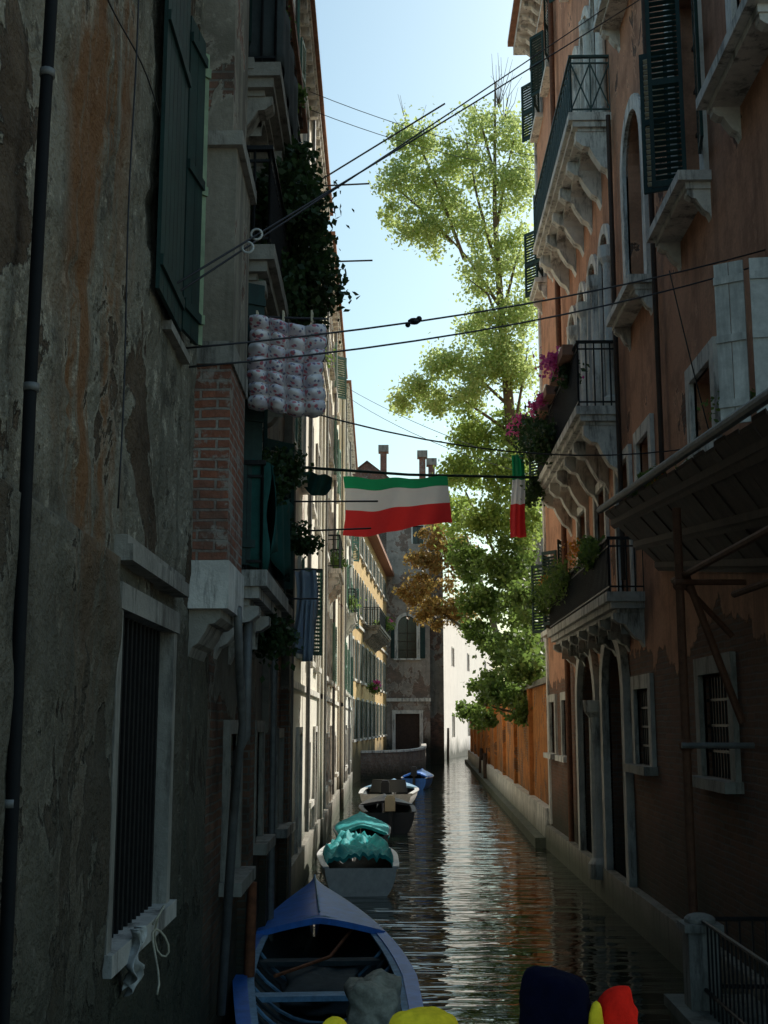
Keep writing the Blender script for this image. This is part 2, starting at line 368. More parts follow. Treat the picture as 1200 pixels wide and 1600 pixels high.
def leaves(name,clumps,size,mat,parent=None,sig=.24,mul=1.,per=90):
    Cs=[]
    for (cx,cy,cz,rx,ry,rz,n) in clumps:
        n=int(n*mul)
        k=max(3,n//per); d=rng.normal(size=(k,3)); d/=np.linalg.norm(d,axis=1)[:,None]; d*=rng.uniform(.15,1.15,size=(k,1))**.6
        sub=d*np.array([rx,ry,rz])*.85; idx=rng.integers(0,k,n)
        rr=(rx+ry+rz)/3; s=min(sig*rr,.55)*rng.uniform(.5,1.4,size=k)[idx][:,None]
        Cs.append(np.array([cx,cy,cz])+sub[idx]+rng.normal(size=(n,3))*s*np.array([1,1,.75]))
    C=np.concatenate(Cs); n=len(C)
    a=rng.normal(size=(n,3)); a[:,2]-=.4; a/=np.linalg.norm(a,axis=1)[:,None]
    b=np.cross(a,rng.normal(size=(n,3))); b/=np.linalg.norm(b,axis=1)[:,None]
    sz=size*rng.uniform(.6,1.25,size=(n,1)); c=np.cross(a,b)
    V=np.stack([C-a*sz*.5,C+b*sz*.36+c*sz*.08,C+a*sz*.55,C-b*sz*.36+c*sz*.08],1).reshape(-1,3)
    me=bpy.data.meshes.new(name); me.vertices.add(4*n); me.vertices.foreach_set('co',V.ravel())
    me.loops.add(4*n); me.loops.foreach_set('vertex_index',np.arange(4*n)); me.polygons.add(n)
    me.polygons.foreach_set('loop_start',np.arange(n)*4); me.polygons.foreach_set('loop_total',np.full(n,4))
    me.materials.append(mat); me.update(calc_edges=True); me.validate()
    o=bpy.data.objects.new(name,me); COL.objects.link(o)
    if parent: o.parent=parent
    return o

# ---------------------------------------------------------------- ground, water
mb=MB(); mb.face([(-600,-300,-1.5),(600,-300,-1.5),(600,900,-1.5),(-600,900,-1.5)],m_soil); mb.build('ground')
mb=MB(); mb.face([(-60,-20,0),(60,-20,0),(60,180,0),(-60,180,0)],m_water); mb.build('canal_water')
mb=MB()
mb.box(-30,-1.75,-40,3.3,-1.4,1.2,m_pave); mb.box(3.5,40,-40,9.3,-1.4,1.2,m_pave); mb.build('unseen_bounce_pavement')  # unseen paving around the bridge, added to bounce sunlight onto the walls

# ---------------------------------------------------------------- LEFT side
PL=lambda s,z,d:(-1.41-.026*s+d,s,z)
def off(P,o): return lambda s,z,d:P(s,z,d+o)
hA=empty('plastered_house'); W=MB(); T=MB(); SH=MB()
st=.05
s_c=[round(3.5+st*i,3) for i in range(int((9.2-3.5)/st)+1)]; z_c=[round(.3+st*i,3) for i in range(int(9.4/st)+1)]
def nd(s,z):
    n1=mnoise.fractal(Vector((s*.6,z*.6,3)),1.,2.,4)*.035; n2=mnoise.fractal(Vector((s*3,z*3,9)),1.,2.,5)*.018
    e=6.35+mnoise.noise(Vector((z*1.4,0,5)))*.04
    stp=.07*max(0,min(1,(e-s)/.05)) if z<3.9 else .0
    pk=mnoise.fractal(Vector((s*.9,z*.7,21)),1.,2.,6); pk=-.024*max(0,min(1,(pk-.18)/.04))
    return n1+n2+stp+pk
def PN(s,z,d): return PL(s,z,d+nd(s,z))
wn=dict(s0=6.5,s1=8.15,z0=1.85,z1=3.6)
idx={}
for s in s_c:
    for z in z_c: idx[(s,z)]=len(W.V); W.V.append(PN(s,z,0))
k=W.mi(m_nearL)
for i in range(len(s_c)-1):
    for j in range(len(z_c)-1):
        cs,cz=s_c[i]+.025,z_c[j]+.025
        if wn['s0']<cs<wn['s1'] and wn['z0']<cz<wn['z1']: continue
        W.F.append((idx[(s_c[i],z_c[j])],idx[(s_c[i+1],z_c[j])],idx[(s_c[i+1],z_c[j+1])],idx[(s_c[i],z_c[j+1])])); W.I.append(k)
W.build('walls',hA,smooth=True)
W=MB()
fbox(W,PL,3.4,9.2,9.7,14,-5,0,m_nearL); fbox(W,PL,3.4,9.2,-1.4,.3,-5,.0,m_nearL); fbox(W,PL,9.2,10.2,-1.4,14,-5,.0,m_nearL); fbox(W,PL,3.4,3.5,.3,9.7,-5,.0,m_nearL)
fbox(W,PL,3.3,10.4,14,14.2,-5,.35,m_tile)
W.build('upper_walls',hA)
fbox(T,PL,6.4,8.25,1.75,3.7,-.62,-.5,m_pipe)
for (a,b,c,d) in ((6.38,6.5,1.85,3.6),(8.15,8.27,1.85,3.6)): fbox(T,PL,a,b,c,d,-.5,.045,m_stoned)
fbox(T,PL,6.38,8.3,3.6,3.74,-.5,.06,m_stoned); fbox(T,PL,6.36,8.35,1.74,1.85,-.5,.08,m_stonem)
fbox(T,PL,6.42,8.4,3.86,3.95,-.05,.1,m_stoned); fbox(T,PL,6.42,8.4,3.95,4.0,-.05,.07,m_stoned)
for i in range(1,13):
    s=6.5+1.65*i/13; T.tube([PL(s,1.85,-.04),PL(s,3.6,-.04)],.014,m_iron,6)
for z in (2.1,2.3,2.9,3.1,3.45): fbox(T,PL,6.5,8.15,z-.012,z+.012,-.06,-.05,m_iron)
T.build('barred_window',hA)
leaf(SH,PL,7.05,5.62,9.2,.85,0,1,m_green,False,.05)
leaf(SH,PL,7.95,5.66,8.0,.38,8,1,m_green,False,.05); leaf(SH,PL,8.34,5.68,7.95,.1,45,1,m_lgreen,False,.06)
fbox(SH,PL,7.6,8.4,5.54,5.6,-.03,.06,m_stoned)
SH.build('shutters',hA)
T=MB(); pts=[PL(4.47,z,.09+.01*math.sin(z)) for z in np.linspace(.3,13.5,14)]
T.tube(pts,.025,m_pipe,12)
for z in (4.25,5.55,2.7,6.9): T.tube([PL(4.47,z,.085),PL(4.47,z+.03,.085)],.031,m_galv,12)
T.build('drain_pipe',None,True)
mb=MB(); mb.tube([PL(s,6.9+.12*math.sin(s*2.1)-.04*s,.05) for s in np.linspace(3.6,7,18)],.005,m_cable,5)
mb.tube([PL(6.2+.03*math.sin(z*3),z,.06) for z in np.linspace(4.1,9.5,22)],.005,m_cable,5); mb.build('wall_cable',None,True)
mb=MB()
mb.grid(lambda u,v:PL(6.78+.2*u*(1-.55*v)+.06*math.sin(v*9)+.05*v*math.sin(u*6),1.9-.3*v-.05*math.sin(u*5+v*3)*v,.1+.03*math.sin(u*14+v*4)+.03*v*math.sin(v*11)),16,18,m_white); mb.build('hanging_rag',None,True,.004)
mb=MB(); mb.tube([PL(7.2+.35*math.sin(a*.5),1.87+.12*math.sin(a*1.7)-.25*a/6,.13+.04*math.sin(a*2.3)) for a in np.linspace(0,6.3,22)],.007,m_khaki,5); mb.build('mooring_rope',None,True)

hc=empty('chimney_breast'); mb=MB()
fbox(mb,PL,9.0,10.0,4.2,5.72,-.1,.28,m_brickr); fbox(mb,PL,8.99,10.01,5.9,7.5,-.1,.29,m_chim)
fbox(mb,PL,9.02,9.98,7.62,14.5,-.1,.25,m_chim)
fbox(mb,PL,8.98,10.02,3.84,4.2,-.1,.3,m_stone); fbox(mb,PL,8.97,10.03,5.72,5.9,-.1,.3,m_stoned); fbox(mb,PL,8.93,10.07,7.5,7.62,-.1,.34,m_stoned)
console(mb,PL,9.05,9.9,3.84,.24,.35,m_stoned)
fbox(mb,PL,8.9,10.1,14.5,14.8,-.1,.5,m_brickr); mb.build('stack',hc)
mb=MB(); mb.tube([PL(9.6,3.9,.3),PL(10.,3.4,.28),PL(10.5,3.,.26),PL(10.5,2.3,.2)],.035,m_galv,10)
mb.tube([PL(10.6,4.1,.28),PL(10.6,2.9,.28),PL(10.7,2.75,.2),PL(10.7,.6,.1)],.04,m_galv,10); mb.build('waste_pipe',None,True)

hB=empty('dark_canal_house'); W=MB();T=MB();S=MB();I=MB()
BE=18.6
ops=[]
for (a,b,c,d) in ((11.1,12.0,9.4,11.4),(13.6,14.5,9.4,11.4),(11.0,12.1,4.35,6.6),(13.4,14.3,4.6,6.4),(16.2,17.1,4.6,6.4),(16.2,17.1,8.2,10.2),(11.1,12.,7.2,8.9),(13.4,14.3,7.3,8.9)):
    ops.append(dict(s0=a,s1=b,z0=c,z1=d,frame=m_stoned,sill=True,sm=m_stoned))
for (a,b,c,d) in ((11.4,12.3,1.6,2.9),(13.9,14.7,1.7,2.9),(17,17.8,1.6,2.8)): ops.append(dict(s0=a,s1=b,z0=c,z1=d,frame=m_stoned,sill=True,sm=m_stoned,bars=True))
ops.append(dict(s0=15.2,s1=16.2,z0=.3,z1=2.9,frame=m_stoned,pane=m_dkwood))
facade(W,T,PL,10.2,BE,-1.4,12.6,m_B,ops,depth=6)
fbox(T,PL,10.2,BE+.1,12.6,12.75,-6,.25,m_tile)
for i in range(22): fbox(T,PL,10.4+i*.37,10.5+i*.37,12.46,12.6,-.02,.2,m_dkwood)
for s,w,d,z1 in ((12.7,.5,.1,7),(15.,.35,.08,4.2),(17.9,.5,.12,12.6)): fbox(W,PL,s,s+w,-1.4,z1,-.05,d,m_B)
fbox(T,PL,10.2,BE,4.05,4.2,-.02,.1,m_stoned)
for s,z0,z1 in ((11.1,9.4,11.4),(13.6,9.4,11.4),(13.4,4.6,6.4),(16.2,4.6,6.4),(16.2,8.2,10.2),(13.4,7.3,8.9)):
    leaf(S,PL,s-.05,z0,z1,.45,165,1,m_green,True); leaf(S,PL,s+.95,z0,z1,.45,10+random.random()*50,1,m_green,True)
leaf(S,PL,10.3,4.35,6.9,.38,60,1,m_green,False); leaf(S,PL,10.45,6.6,7.1,.35,60,1,m_green2,False)
balcony(T,I,PL,10.35,12.9,4.3,.46,.95,m=m_stonem,ch=.45); balcony(T,I,PL,10.35,14.6,7.25,.48,.95,m=m_stoned,ch=.5); balcony(T,I,PL,10.9,14.8,9.35,.46,.95,m=m_stoned,ch=.45)
for s,z in ((15.4,4.2),(18.4,7)): 
    T.tube([PL(s,z,.1),PL(s,.4,.1)],.05,m_galv,8)
W.build('walls',hB);T.build('trim_and_windows',hB);S.build('shutters',hB);I.build('railings',hB)
mb=MB()
mb.grid(lambda u,v:PL(11.-.02*math.sin(v*5),9.4+.95*v,.03+.43*u+.0*v),8,8,m_grayc); mb.grid(lambda u,v:PL(11.+2.2*u,9.4+.92*v,.46+.02*math.sin(u*22)),40,6,m_grayc); mb.build('balcony_screen_cloth',None,True,.006)
leaves('balcony_plant',[(-1.42,11.8,10.5,.22,.7,.22,700),(-1.4,13.6,10.5,.2,.5,.2,400)],.06,m_leafd)
leaves('hanging_ivy',[(-1.25,12.4,8.5,.3,.8,.35,3000),(-1.2,13.2,7.95,.33,.8,.4,3000),(-1.35,12.2,7.5,.22,.6,.45,1800),(-1.25,14.1,8.9,.3,.6,.45,1500),(-1.3,12.6,9.1,.28,.5,.25,1100)],.085,m_ivy)
leaves('potted_shrub',[(-1.3,11.,5.25,.22,.35,.3,1500),(-1.25,12.2,5.55,.27,.4,.22,1200),(-1.2,12.9,4.9,.22,.3,.2,600)],.06,m_ivy)
leaves('trailing_plant',[(-1.35,12.3,3.8,.25,.5,.3,900),(-1.8,17.,6.6,.25,.6,.3,700)],.07,m_ivy)
mb=MB(); mb.grid(lambda u,v:PL(10.5+2.3*u,4.45+.8*v+.08*math.sin(u*9),.47+.05*math.sin(u*17+v*3)),40,8,m_dteal); mb.grid(lambda u,v:PL(10.42,4.4+.95*v-.1*u,.08+.38*u+.02*math.sin(v*9)),10,8,m_dteal); mb.build('green_awning_cloth',None,True,.006)
mb=MB(); mb.grid(lambda u,v:(-1.6+.3*u+.03*math.sin(v*5),16.9+.1*math.sin(u*12+v*2),5.1-1.15*v),14,14,m_sheet); mb.grid(lambda u,v:(-1.4+.14*u,16.+.08*math.sin(u*13+v*3),4.6-.8*v),12,12,m_sheet)
mb.tube([(-1.8,16.9,5.12),(-1.22,16.9,5.12)],.012,m_cable,5); mb.tube([(-1.8,16.,4.62),(-1.2,16.,4.62)],.012,m_cable,5)
mb.build('hanging_laundry',None,True,.004)
hq=empty('floral_quilt'); mb=MB()
def qf(side):
    def f(u,v):
        p=(abs(math.sin(math.pi*v*7))**.55)*(.15+.85*abs(math.sin(math.pi*u*4))**.55)
        if abs((u*4)-2)<.1: p*=.15
        edge=.022*abs(math.sin(math.pi*v*7))**.5
        x=-1.385+.64*u+.014*math.sin(v*9)+(edge if u>.97 else (-edge if u<.03 else 0)); z=6.5-.84*v+.03*math.sin(u*5+1)-.03*u+(.02*abs(math.sin(math.pi*u*4))*(-1 if v>.97 else 0))
        return (x,10.2+.06*math.sin(v*3+u*2)+side*.15*p+.016*mnoise.noise(Vector((u*7,v*9,side))),z)
    return f
mb.grid(qf(-1),80,112,m_quilt); mb.grid(qf(1),60,60,m_quilt); mb.build('padding',hq,True)
mb=MB(); mb.tube([(-1.66,10.2,6.53),(-.7,10.2,6.49)],.01,m_cable,6)
for x in (-1.33,-1.1,-.85): mb.box(x,x+.015,10.16,10.24,6.46,6.56,m_cream)
mb.build('rod_and_pegs',hq)

def house_left(name,P,s0,s1,h,mat,shm,seed,floors,balc=(),corn=.22):
    random.seed(seed); e=empty(name); W=MB();T=MB();S=MB();I=MB(); ops=[]
    s=s0+.9
    while s<s1-1.6:
        w=.85+random.random()*.2
        for (a,b) in floors: ops.append(dict(s0=s,s1=s+w,z0=a,z1=b,frame=m_stone,sill=True,so=.14,arch=(a>6 and int(s)%3==0)))
        if int(s*3)%2: ops.append(dict(s0=s,s1=s+w,z0=.4,z1=2.8,frame=m_stone,pane=m_dkwood))
        else: ops.append(dict(s0=s,s1=s+w,z0=1.4,z1=2.6,frame=m_stone,sill=True,so=.14,bars=True))
        for (a,b) in floors:
            if random.random()<.45:
                leaf(S,P,s-.05,a,b,.42,174,1,shm,True,.065)
                leaf(S,P,s+w+.05,a,b,.42,6 if random.random()<.8 else 50,1,shm,True,.065)
        s+=w+1.5+random.random()*.9
    facade(W,T,P,s0,s1,-1.4,h,mat,ops,depth=8)
    fbox(T,P,s0-.05,s1+.05,h,h+.12,-8,corn,m_stone); fbox(T,P,s0-.05,s1+.05,h+.121,h+.25,-8,corn+.08,m_tile)
    k=int((s1-s0)/.45)
    for i in range(k): fbox(T,P,s0+.1+i*.45,s0+.25+i*.45,h-.2,h-.002,-.02,corn-.04,m_stone)
    fbox(T,P,s0,s1,3.6,3.72,-.02,.07,m_stone)
    fbox(T,P,s0,s1,-1.4,.7,-.02,.1,m_stoned)
    for ss,ww,dd in ((s0,.3,.08),(s1-.3,.3,.07)): fbox(W,P,ss,ss+ww,.72,h-.25,-.03,dd,mat)
    for (a,b,z,d) in balc: balcony(T,I,P,a,b,z,d,.95,ch=.5)
    for ss in (s0+.55,(s0+s1)/2): T.tube([P(ss,h-.3,.1),P(ss,.9,.1)],.045,m_galv,8)
    W.build('walls',e);T.build('trim_and_windows',e);S.build('shutters',e);I.build('railings',e); return e
house_left('cream_canal_house',off(PL,-.08),BE,30.5,16.2,m_C,m_green2,3,((4.3,6),(7.6,9.5),(11,12.9),(14,15.4)),((26,28,10.9,.35),))
house_left('sand_canal_house',off(PL,-.02),30.5,44,15.6,m_D,m_green2,5,((4.2,6),(7.4,9.3),(10.6,12.4),(13.4,14.8)),((34,37,7.3,.4),))
house_left('pale_canal_house',off(PL,.12),44,59.5,15.4,m_C,m_green2,9,((4.2,6),(7.4,9.3),(10.6,12.4),(13.3,14.7)),((48,51,7.3,.45),))
for (y,x,h) in ((27,-3.2,18.3),(39,-3.6,17.6),(52,-3.6,17.4)):
    mb=MB(); mb.box(x-.3,x+.3,y-.3,y+.3,15.5,h,m_brickr); mb.box(x-.45,x+.45,y-.45,y+.45,h,h+.5,m_stoned); mb.box(x-.35,x+.35,y-.35,y+.35,h+.501,h+.7,m_tile); mb.build('brick_chimney')
leaves('window_box_plant',[(-2.,27.,11.3,.15,.7,.2,400),(-2.2,35.5,7.7,.2,1.2,.25,600),(-2.5,49,7.8,.3,1.2,.3,600)],.09,m_leafd)

def lineP(x0,y0,x1,y1):
    L=math.hypot(x1-x0,y1-y0); ux,uy=(x1-x0)/L,(y1-y0)/L; nx,ny=uy,-ux
    return (lambda s,z,d:(x0+ux*s+nx*d,y0+uy*s+ny*d,z)),L
PE,LE=lineP(-2.95,59.5,-1.72,92)
e=empty('ochre_house');W=MB();T=MB();S=MB();I=MB();ops=[]
for i in range(9):
    s=1.4+i*3.4
    for a,b in ((2.2,4.2),(5.2,7.2),(8.6,10.8),(11.9,13.2)): 
        ops.append(dict(s0=s,s1=s+1.1,z0=a,z1=b,frame=m_stone,sill=True,arch=(a==8.6)))
        fbox(S,PE,s-.72,s-.16,a,b,.065,.1,m_green); fbox(S,PE,s+1.26,s+1.82,a,b,.065,.1,m_green)
facade(W,T,PE,0,LE,-1.4,14,m_E,ops,depth=9)
fbox(T,PE,0,LE,14,14.25,-9,.6,m_tile); fbox(T,PE,0,LE,8.0,8.15,-.02,.12,m_stone)
balcony(T,I,PE,9,20,8.45,1.0,1.,m=m_stoned,ch=.7)
W.build('walls',e);T.build('trim_and_windows',e);S.build('shutters',e);I.build('railings',e)
leaves('flower_box',[(-1.9,68,4.9,.35,.6,.3,500),(-1.6,75,9.,.4,1.6,.4,900)],.16,m_leafd); leaves('flower_box',[(-1.9,68,5.1,.35,.5,.2,200),(-1.5,76,9.3,.4,1.2,.2,200)],.14,m_pink)

PG=lambda s,z,d:(s,92-d,z)
e=empty('grey_brick_palazzo');W=MB();T=MB()
ops=[dict(s0=-.85,s1=.55,z0=7.8,z1=11.,arch=True,frame=m_stone,fw=.25,sill=True),dict(s0=-1.05,s1=.75,z0=.9,z1=3.7,frame=m_stone,fw=.25,pane=m_dkwood),dict(s0=.3,s1=1.1,z0=16.5,z1=17.9,frame=m_stone)]
facade(W,T,PG,-1.72,1.55,-1.4,21.2,m_G,ops,depth=9)
fbox(T,PG,-1.75,1.6,4.6,4.85,-.02,.12,m_stone)
fbox(T,PG,-1.4,-1.12,7.8,10.2,.04,.08,m_green); fbox(T,PG,.82,1.2,7.8,10.2,.04,.08,m_green)
fbox(T,PG,-2,1.8,21.2,21.5,-9,.4,m_tile)
W.box(1.56,2.6,93,101,-1.4,17,m_B); T.box(1.5,2.7,92.8,101.2,17,17.3,m_tile)
W.build('walls',e);T.build('trim_and_windows',e)
e=empty('gabled_brick_house'); mb=MB(); y0,y1=103,112
mb.box(-9,2.6,y0,y1,-1.4,23,m_brickg)
mb.build('walls',e); mb=MB()
for yy in (y0,y1): mb.face([(-6.6,yy,23),(-.6,yy,23),(-3.6,yy,25.3)],m_brickr)
mb.face([(-6.9,y0-.2,22.8),(-3.6,y0-.2,25.4),(-3.6,y1,25.4),(-6.9,y1,22.8)],m_tile); mb.face([(-.3,y0-.2,22.8),(-3.6,y0-.2,25.4),(-3.6,y1,25.4),(-.3,y1,22.8)],m_tile)
mb.box(-.3,2.9,y0-.3,y1,23.,23.4,m_tile)
for x,h in ((-2.2,26.4),(1.2,25.9),(2.,25.2)):
    mb.box(x-.28,x+.28,y0+1,y0+1.6,22.5,h,m_brickr); mb.box(x-.45,x+.45,y0+.8,y0+1.8,h,h+.6,m_stoned)
mb.build('roof_and_chimneys',e)
q=[(-2.9,67),(-1.6,68),(-.6,69.6),(.25,72),(.75,75),(1.,79),(1.1,84),(1.2,92)]
mb=MB()
for a,b in zip(q,q[1:]):
    mb.face([(a[0],a[1],-1.4),(b[0],b[1],-1.4),(b[0],b[1],.85),(a[0],a[1],.85)],m_brickg)
mb.face([(x,y,.85) for x,y in q]+[(-1.72,92,.85)],m_pave); mb.build('quay')
mb=MB()
for a,b in zip(q,q[1:]):
    dx,dy=b[0]-a[0],b[1]-a[1];L=math.hypot(dx,dy);nx,ny=-dy/L,dx/L
    def pp(p,o,z): return (p[0]+nx*o,p[1]+ny*o,z)
    mb.hexa([pp(a,.02,.854),pp(b,.02,.854),pp(b,.27,.854),pp(a,.27,.854),pp(a,.02,1.4),pp(b,.02,1.4),pp(b,.27,1.4),pp(a,.27,1.4)],m_brickg)
    mb.hexa([pp(a,-.03,1.402),pp(b,-.03,1.402),pp(b,.32,1.402),pp(a,.32,1.402),pp(a,-.03,1.52),pp(b,-.03,1.52),pp(b,.32,1.52),pp(a,.32,1.52)],m_stone)
mb.build('quay_parapet_wall')
PX,LX=lineP(2.9,104,9.5,140); e=empty('pale_pink_house');W=MB();T=MB();ops=[]
for i in (1,4,8):
    for a,b in ((1.8,3.8),(8.,9.6)): ops.append(dict(s0=1.5+i*3.4,s1=2.6+i*3.4,z0=a,z1=b,frame=m_stone))
facade(W,T,PX,0,LX,-1.4,12.5,m_end,ops,depth=8); fbox(T,PX,0,LX,12.5,12.8,-8,.5,m_tile); W.build('walls',e);T.build('trim_and_windows',e)
mb=MB(); mb.box(4.2,40,141,150,-1.4,6.5,m_end); mb.box(4,40,140.8,150,6.5,6.8,m_tile); mb.build('low_waterside_house')
e=empty('brown_garden_house'); PY=lambda s,z,d:(s,84-d,z); W=MB();T=MB()
ops=[dict(s0=10.6+i*2.6,s1=11.6+i*2.6,z0=a,z1=a+2.,frame=m_stone) for i in range(4) for a in (5,9,13,17)]
facade(W,T,PY,9.6,22,-1.4,21,m_G,ops,depth=10); fbox(T,PY,9.4,22.3,21,21.4,-10,.4,m_tile); T.box(10.4,11,86,86.6,21,23.5,m_brickr); W.build('walls',e);T.build('trim_and_windows',e)

# ---------------------------------------------------------------- RIGHT palazzo
PR=lambda s,z,d:(3.45-d,s,z)
RE=30.6
e=empty('terracotta_palazzo');W=MB();T=MB();S=MB();I=MB();ops=[]
def A(a,b,c,d,**k): k.setdefault('frame',m_stone); ops.append(dict(s0=a,s1=b,z0=c,z1=d,**k))
A(13.2,14.5,2.4,3.55,sill=True,bars=True,fw=.2,frame=m_stoned,sm=m_stoned); A(17.6,18.7,2.4,3.5,sill=True,bars=True,fw=.2,frame=m_stonem,sm=m_stoned)
A(19.5,21.4,.35,4.4,arch=True,fw=.26,pane=m_pipe,pr=.12,th=.5,frame=m_stonem); A(22.4,24.6,.35,4.4,arch=True,fw=.26,pane=m_pipe,pr=.12,th=.5,frame=m_stonem)
A(26.6,27.6,2.3,3.5,sill=True,bars=True,fw=.18,frame=m_stonem); A(29.,30.,2.3,3.5,sill=True,bars=True,fw=.18,frame=m_stonem)
A(13.3,14.3,6.05,7.05,sill=True,fw=.2); A(16.9,17.8,6.2,7.1,sill=True,fw=.2); A(9.55,10.3,5.7,7.2,fw=.12)
for i in range(3): A(18.6+i*2.3,19.7+i*2.3,4.95,7.1,fw=.16) 
A(26.5,27.5,5.2,6.9,sill=True); A(29.1,30.,5.2,6.9,sill=True)
A(10.3,11.7,9.5,12.4,sill=True,so=.4,fw=.22); A(13.3,14.6,9.2,12.2,sill=True,so=.38,fw=.2); A(16.7,18.1,9.25,12.2,arch=True,sill=True,so=.34,fw=.22,pane=m_green)
for i in range(4): A(19.7+i*1.4,20.7+i*1.4,8.12,11.4,arch=True,fw=.17)
A(26.6,27.6,8.9,11.2,arch=True,sill=True,so=.3); A(29.,30.,8.9,11.2,arch=True,sill=True,so=.3)
A(13.2,14.6,14.3,17.,sill=True,so=.4,fw=.2); A(16.7,18.1,14.3,17.2,arch=True,sill=True,so=.4,fw=.22,pane=m_green)
for i in range(4): A(19.7+i*1.4,20.7+i*1.4,13.22,16.4,arch=True,fw=.17)
A(26.6,27.6,13.9,16.2,arch=True,sill=True,so=.3); A(29.,30.,13.9,16.2,arch=True,sill=True,so=.3)
for s in (13.4,16.8,19.8,22.6,26.6,29.): A(s,s+1,18.3,19.9,sill=True)
facade(W,T,PR,9.4,RE,-1.4,21,m_R,ops,depth=9)
fbox(T,PR,9.3,RE+.1,21,21.25,-9,.55,m_stone); fbox(T,PR,9.3,RE+.1,21.251,21.4,-9,.7,m_tile); fbox(T,PR,9.4,RE+.05,20.5,20.62,-.02,.12,m_stone)
for i in range(43): console(T,PR,9.6+i*.49,9.78+i*.49,20.998,.48,.36,m_stone)
fbox(T,PR,RE-.25,RE+.02,.6,20.5,-.03,.05,m_stone)
fbox(T,PR,9.4,RE,-1.4,.55,-.02,.14,m_stoned)
balcony(T,I,PR,19.2,25.2,13.2,.72,1.05,lattice=True,m=m_stone,rm=m_rail,ch=.85)
balcony(T,I,PR,19.3,25.8,8.1,.72,1.1,m=m_stone,ch=.9)
balcony(T,I,PR,17.8,25.6,4.9,.56,.8,m=m_stonem,ch=.5)
for zb,zt in ((8.12,10.9),(13.22,15.9)):
    for i in range(5): T.tube([PR(19.5+i*1.4,z,.1) for z in (zb,zb+.15,zb+.2,zt-.3,zt-.2,zt)],[.14,.14,.09,.08,.14,.15],m_stone,10)
for s in (21.9,): T.tube([PR(s,z,.16) for z in (.35,.6,.7,3.1,3.2,3.4)],[.2,.2,.13,.12,.2,.22],m_stonem,12)
leaf(S,PR,14.75,9.75,11.7,.36,115,-1,m_green,True,.05,m_cream); leaf(S,PR,13.95,9.45,12.2,.42,75,1,m_green,True,.05)  # first leaf: cream slat colour stands in for light through the louvres
leaf(S,PR,13.15,9.45,12.2,.45,170,1,m_green,True,.07)
for s,w,z0,z1 in ((26.6,1,8.95,10.7),(29.,1,8.95,10.7),(26.6,1,13.95,15.7),(29.,1,13.95,15.7),(26.5,1,5.2,6.9),(29.1,.9,5.2,6.9),(19.8,1,18.3,19.9),(22.6,1,18.3,19.9),(26.6,1,18.3,19.9),(29.,1,18.3,19.9),(16.8,1,18.3,19.9)):
    leaf(S,PR,s-.1,z0,z1,.45,160,1,m_green,True,.07); leaf(S,PR,s+w+.1,z0,z1,.45,40,1,m_green,True,.07)
leaf(S,PR,10.42,5.62,7.12,.36,82,1,m_white,False,.03); leaf(S,PR,10.5,5.62,7.12,.27,60,1,m_white,False,.42)
T.tube([PR(25.9,z,.12) for z in (20.4,15,10,5,.6)],.06,m_rust,10)
T.tube([PR(18.95,z,.1) for z in (13,10,7,5.2)],.04,m_dkwood,8); T.tube([PR(15.9,z,.08) for z in (20,15,9,5.4)],.035,m_dkwood,8)
W.build('walls',e);T.build('trim_and_windows',e);S.build('shutters',e);I.build('railings',e)
leaves('balcony_greenery',[(2.62,25.,8.9,.22,.9,.5,2200),(2.6,23,8.45,.18,1.3,.35,1500),(2.65,25.4,7.9,.25,.5,.5,900),(2.75,20.6,9.2,.2,.4,.4,500)],.09,m_ivy)
leaves('balcony_flowers',[(2.5,25.6,9.3,.22,.5,.3,700),(2.55,21,9.25,.15,1.,.08,400),(2.5,23.4,9.2,.15,.8,.1,300)],.08,m_pink)
leaves('balcony_greenery',[(2.85,23.5,5.6,.2,1.6,.3,1500),(2.9,19.2,5.7,.2,.6,.3,800),(2.75,25.3,5.5,.3,.4,.3,700)],.08,m_leafd)
leaves('balcony_flowers',[(2.82,20,5.8,.15,.8,.15,260),(2.76,24.5,5.8,.15,.6,.15,200)],.07,m_yel)
mb=MB(); 
for s in (19.8,21,22.3,23.5,24.6): mb.box(2.6,2.78,s,s+.75,9.12,9.3,m_tile)
mb.build('planter_box')
e=empty('timber_canopy'); mb=MB()
def cp(y,t,o):
    zo=5.85-.072*(16.9-y); zw=4.98-.13*(15.5-y); return (2.72+.71*t,y,zo+(zw-zo)*t+o)
for i in range(24):   # individual boards
    ya=7+i*.4; yb=ya+.385; j=.012*math.sin(i*2.7)
    mb.hexa([cp(ya,0-.01*(i%3),j),cp(yb,0-.01*(i%3),j),cp(yb,1,j),cp(ya,1,j),cp(ya,0-.01*(i%3),.04+j),cp(yb,0-.01*(i%3),.04+j),cp(yb,1,.04+j),cp(ya,1,.04+j)],m_dkwood)
for t0 in (.08,.5,.9): mb.hexa([cp(7,t0,-.09),cp(16.6,t0,-.09),cp(16.6,t0+.07,-.09),cp(7,t0+.07,-.09),cp(7,t0,-.016),cp(16.6,t0,-.016),cp(16.6,t0+.07,-.016),cp(7,t0+.07,-.016)],m_dkwood)
mb.tube([cp(7,-.08,.03),cp(16.75,-.08,.03)],.05,m_galv,10)
mb.build('boards',e); mb=MB()
for (x,y) in ((2.78,12.5),(2.78,8.2)):
    mb.tube([(x,y,-.9),(x,y,5.2)],.045,m_rust,10)
    for z in (1.1,2.78,4.4): mb.ball((x,y,z),.075,m_rust,8)
for y in (8.2,12.5):
    for z in (2.78,4.42): mb.tube([(2.72,y-.06,z),(3.44,y-.06,z)],.03,m_galv if z<3 else m_rust,8)
mb.tube([(2.83,7,4.5),(2.83,13,4.5)],.035,m_rust,8); mb.tube([(3.2,7,4.2),(3.2,12,4.25)],.035,m_rust,8)
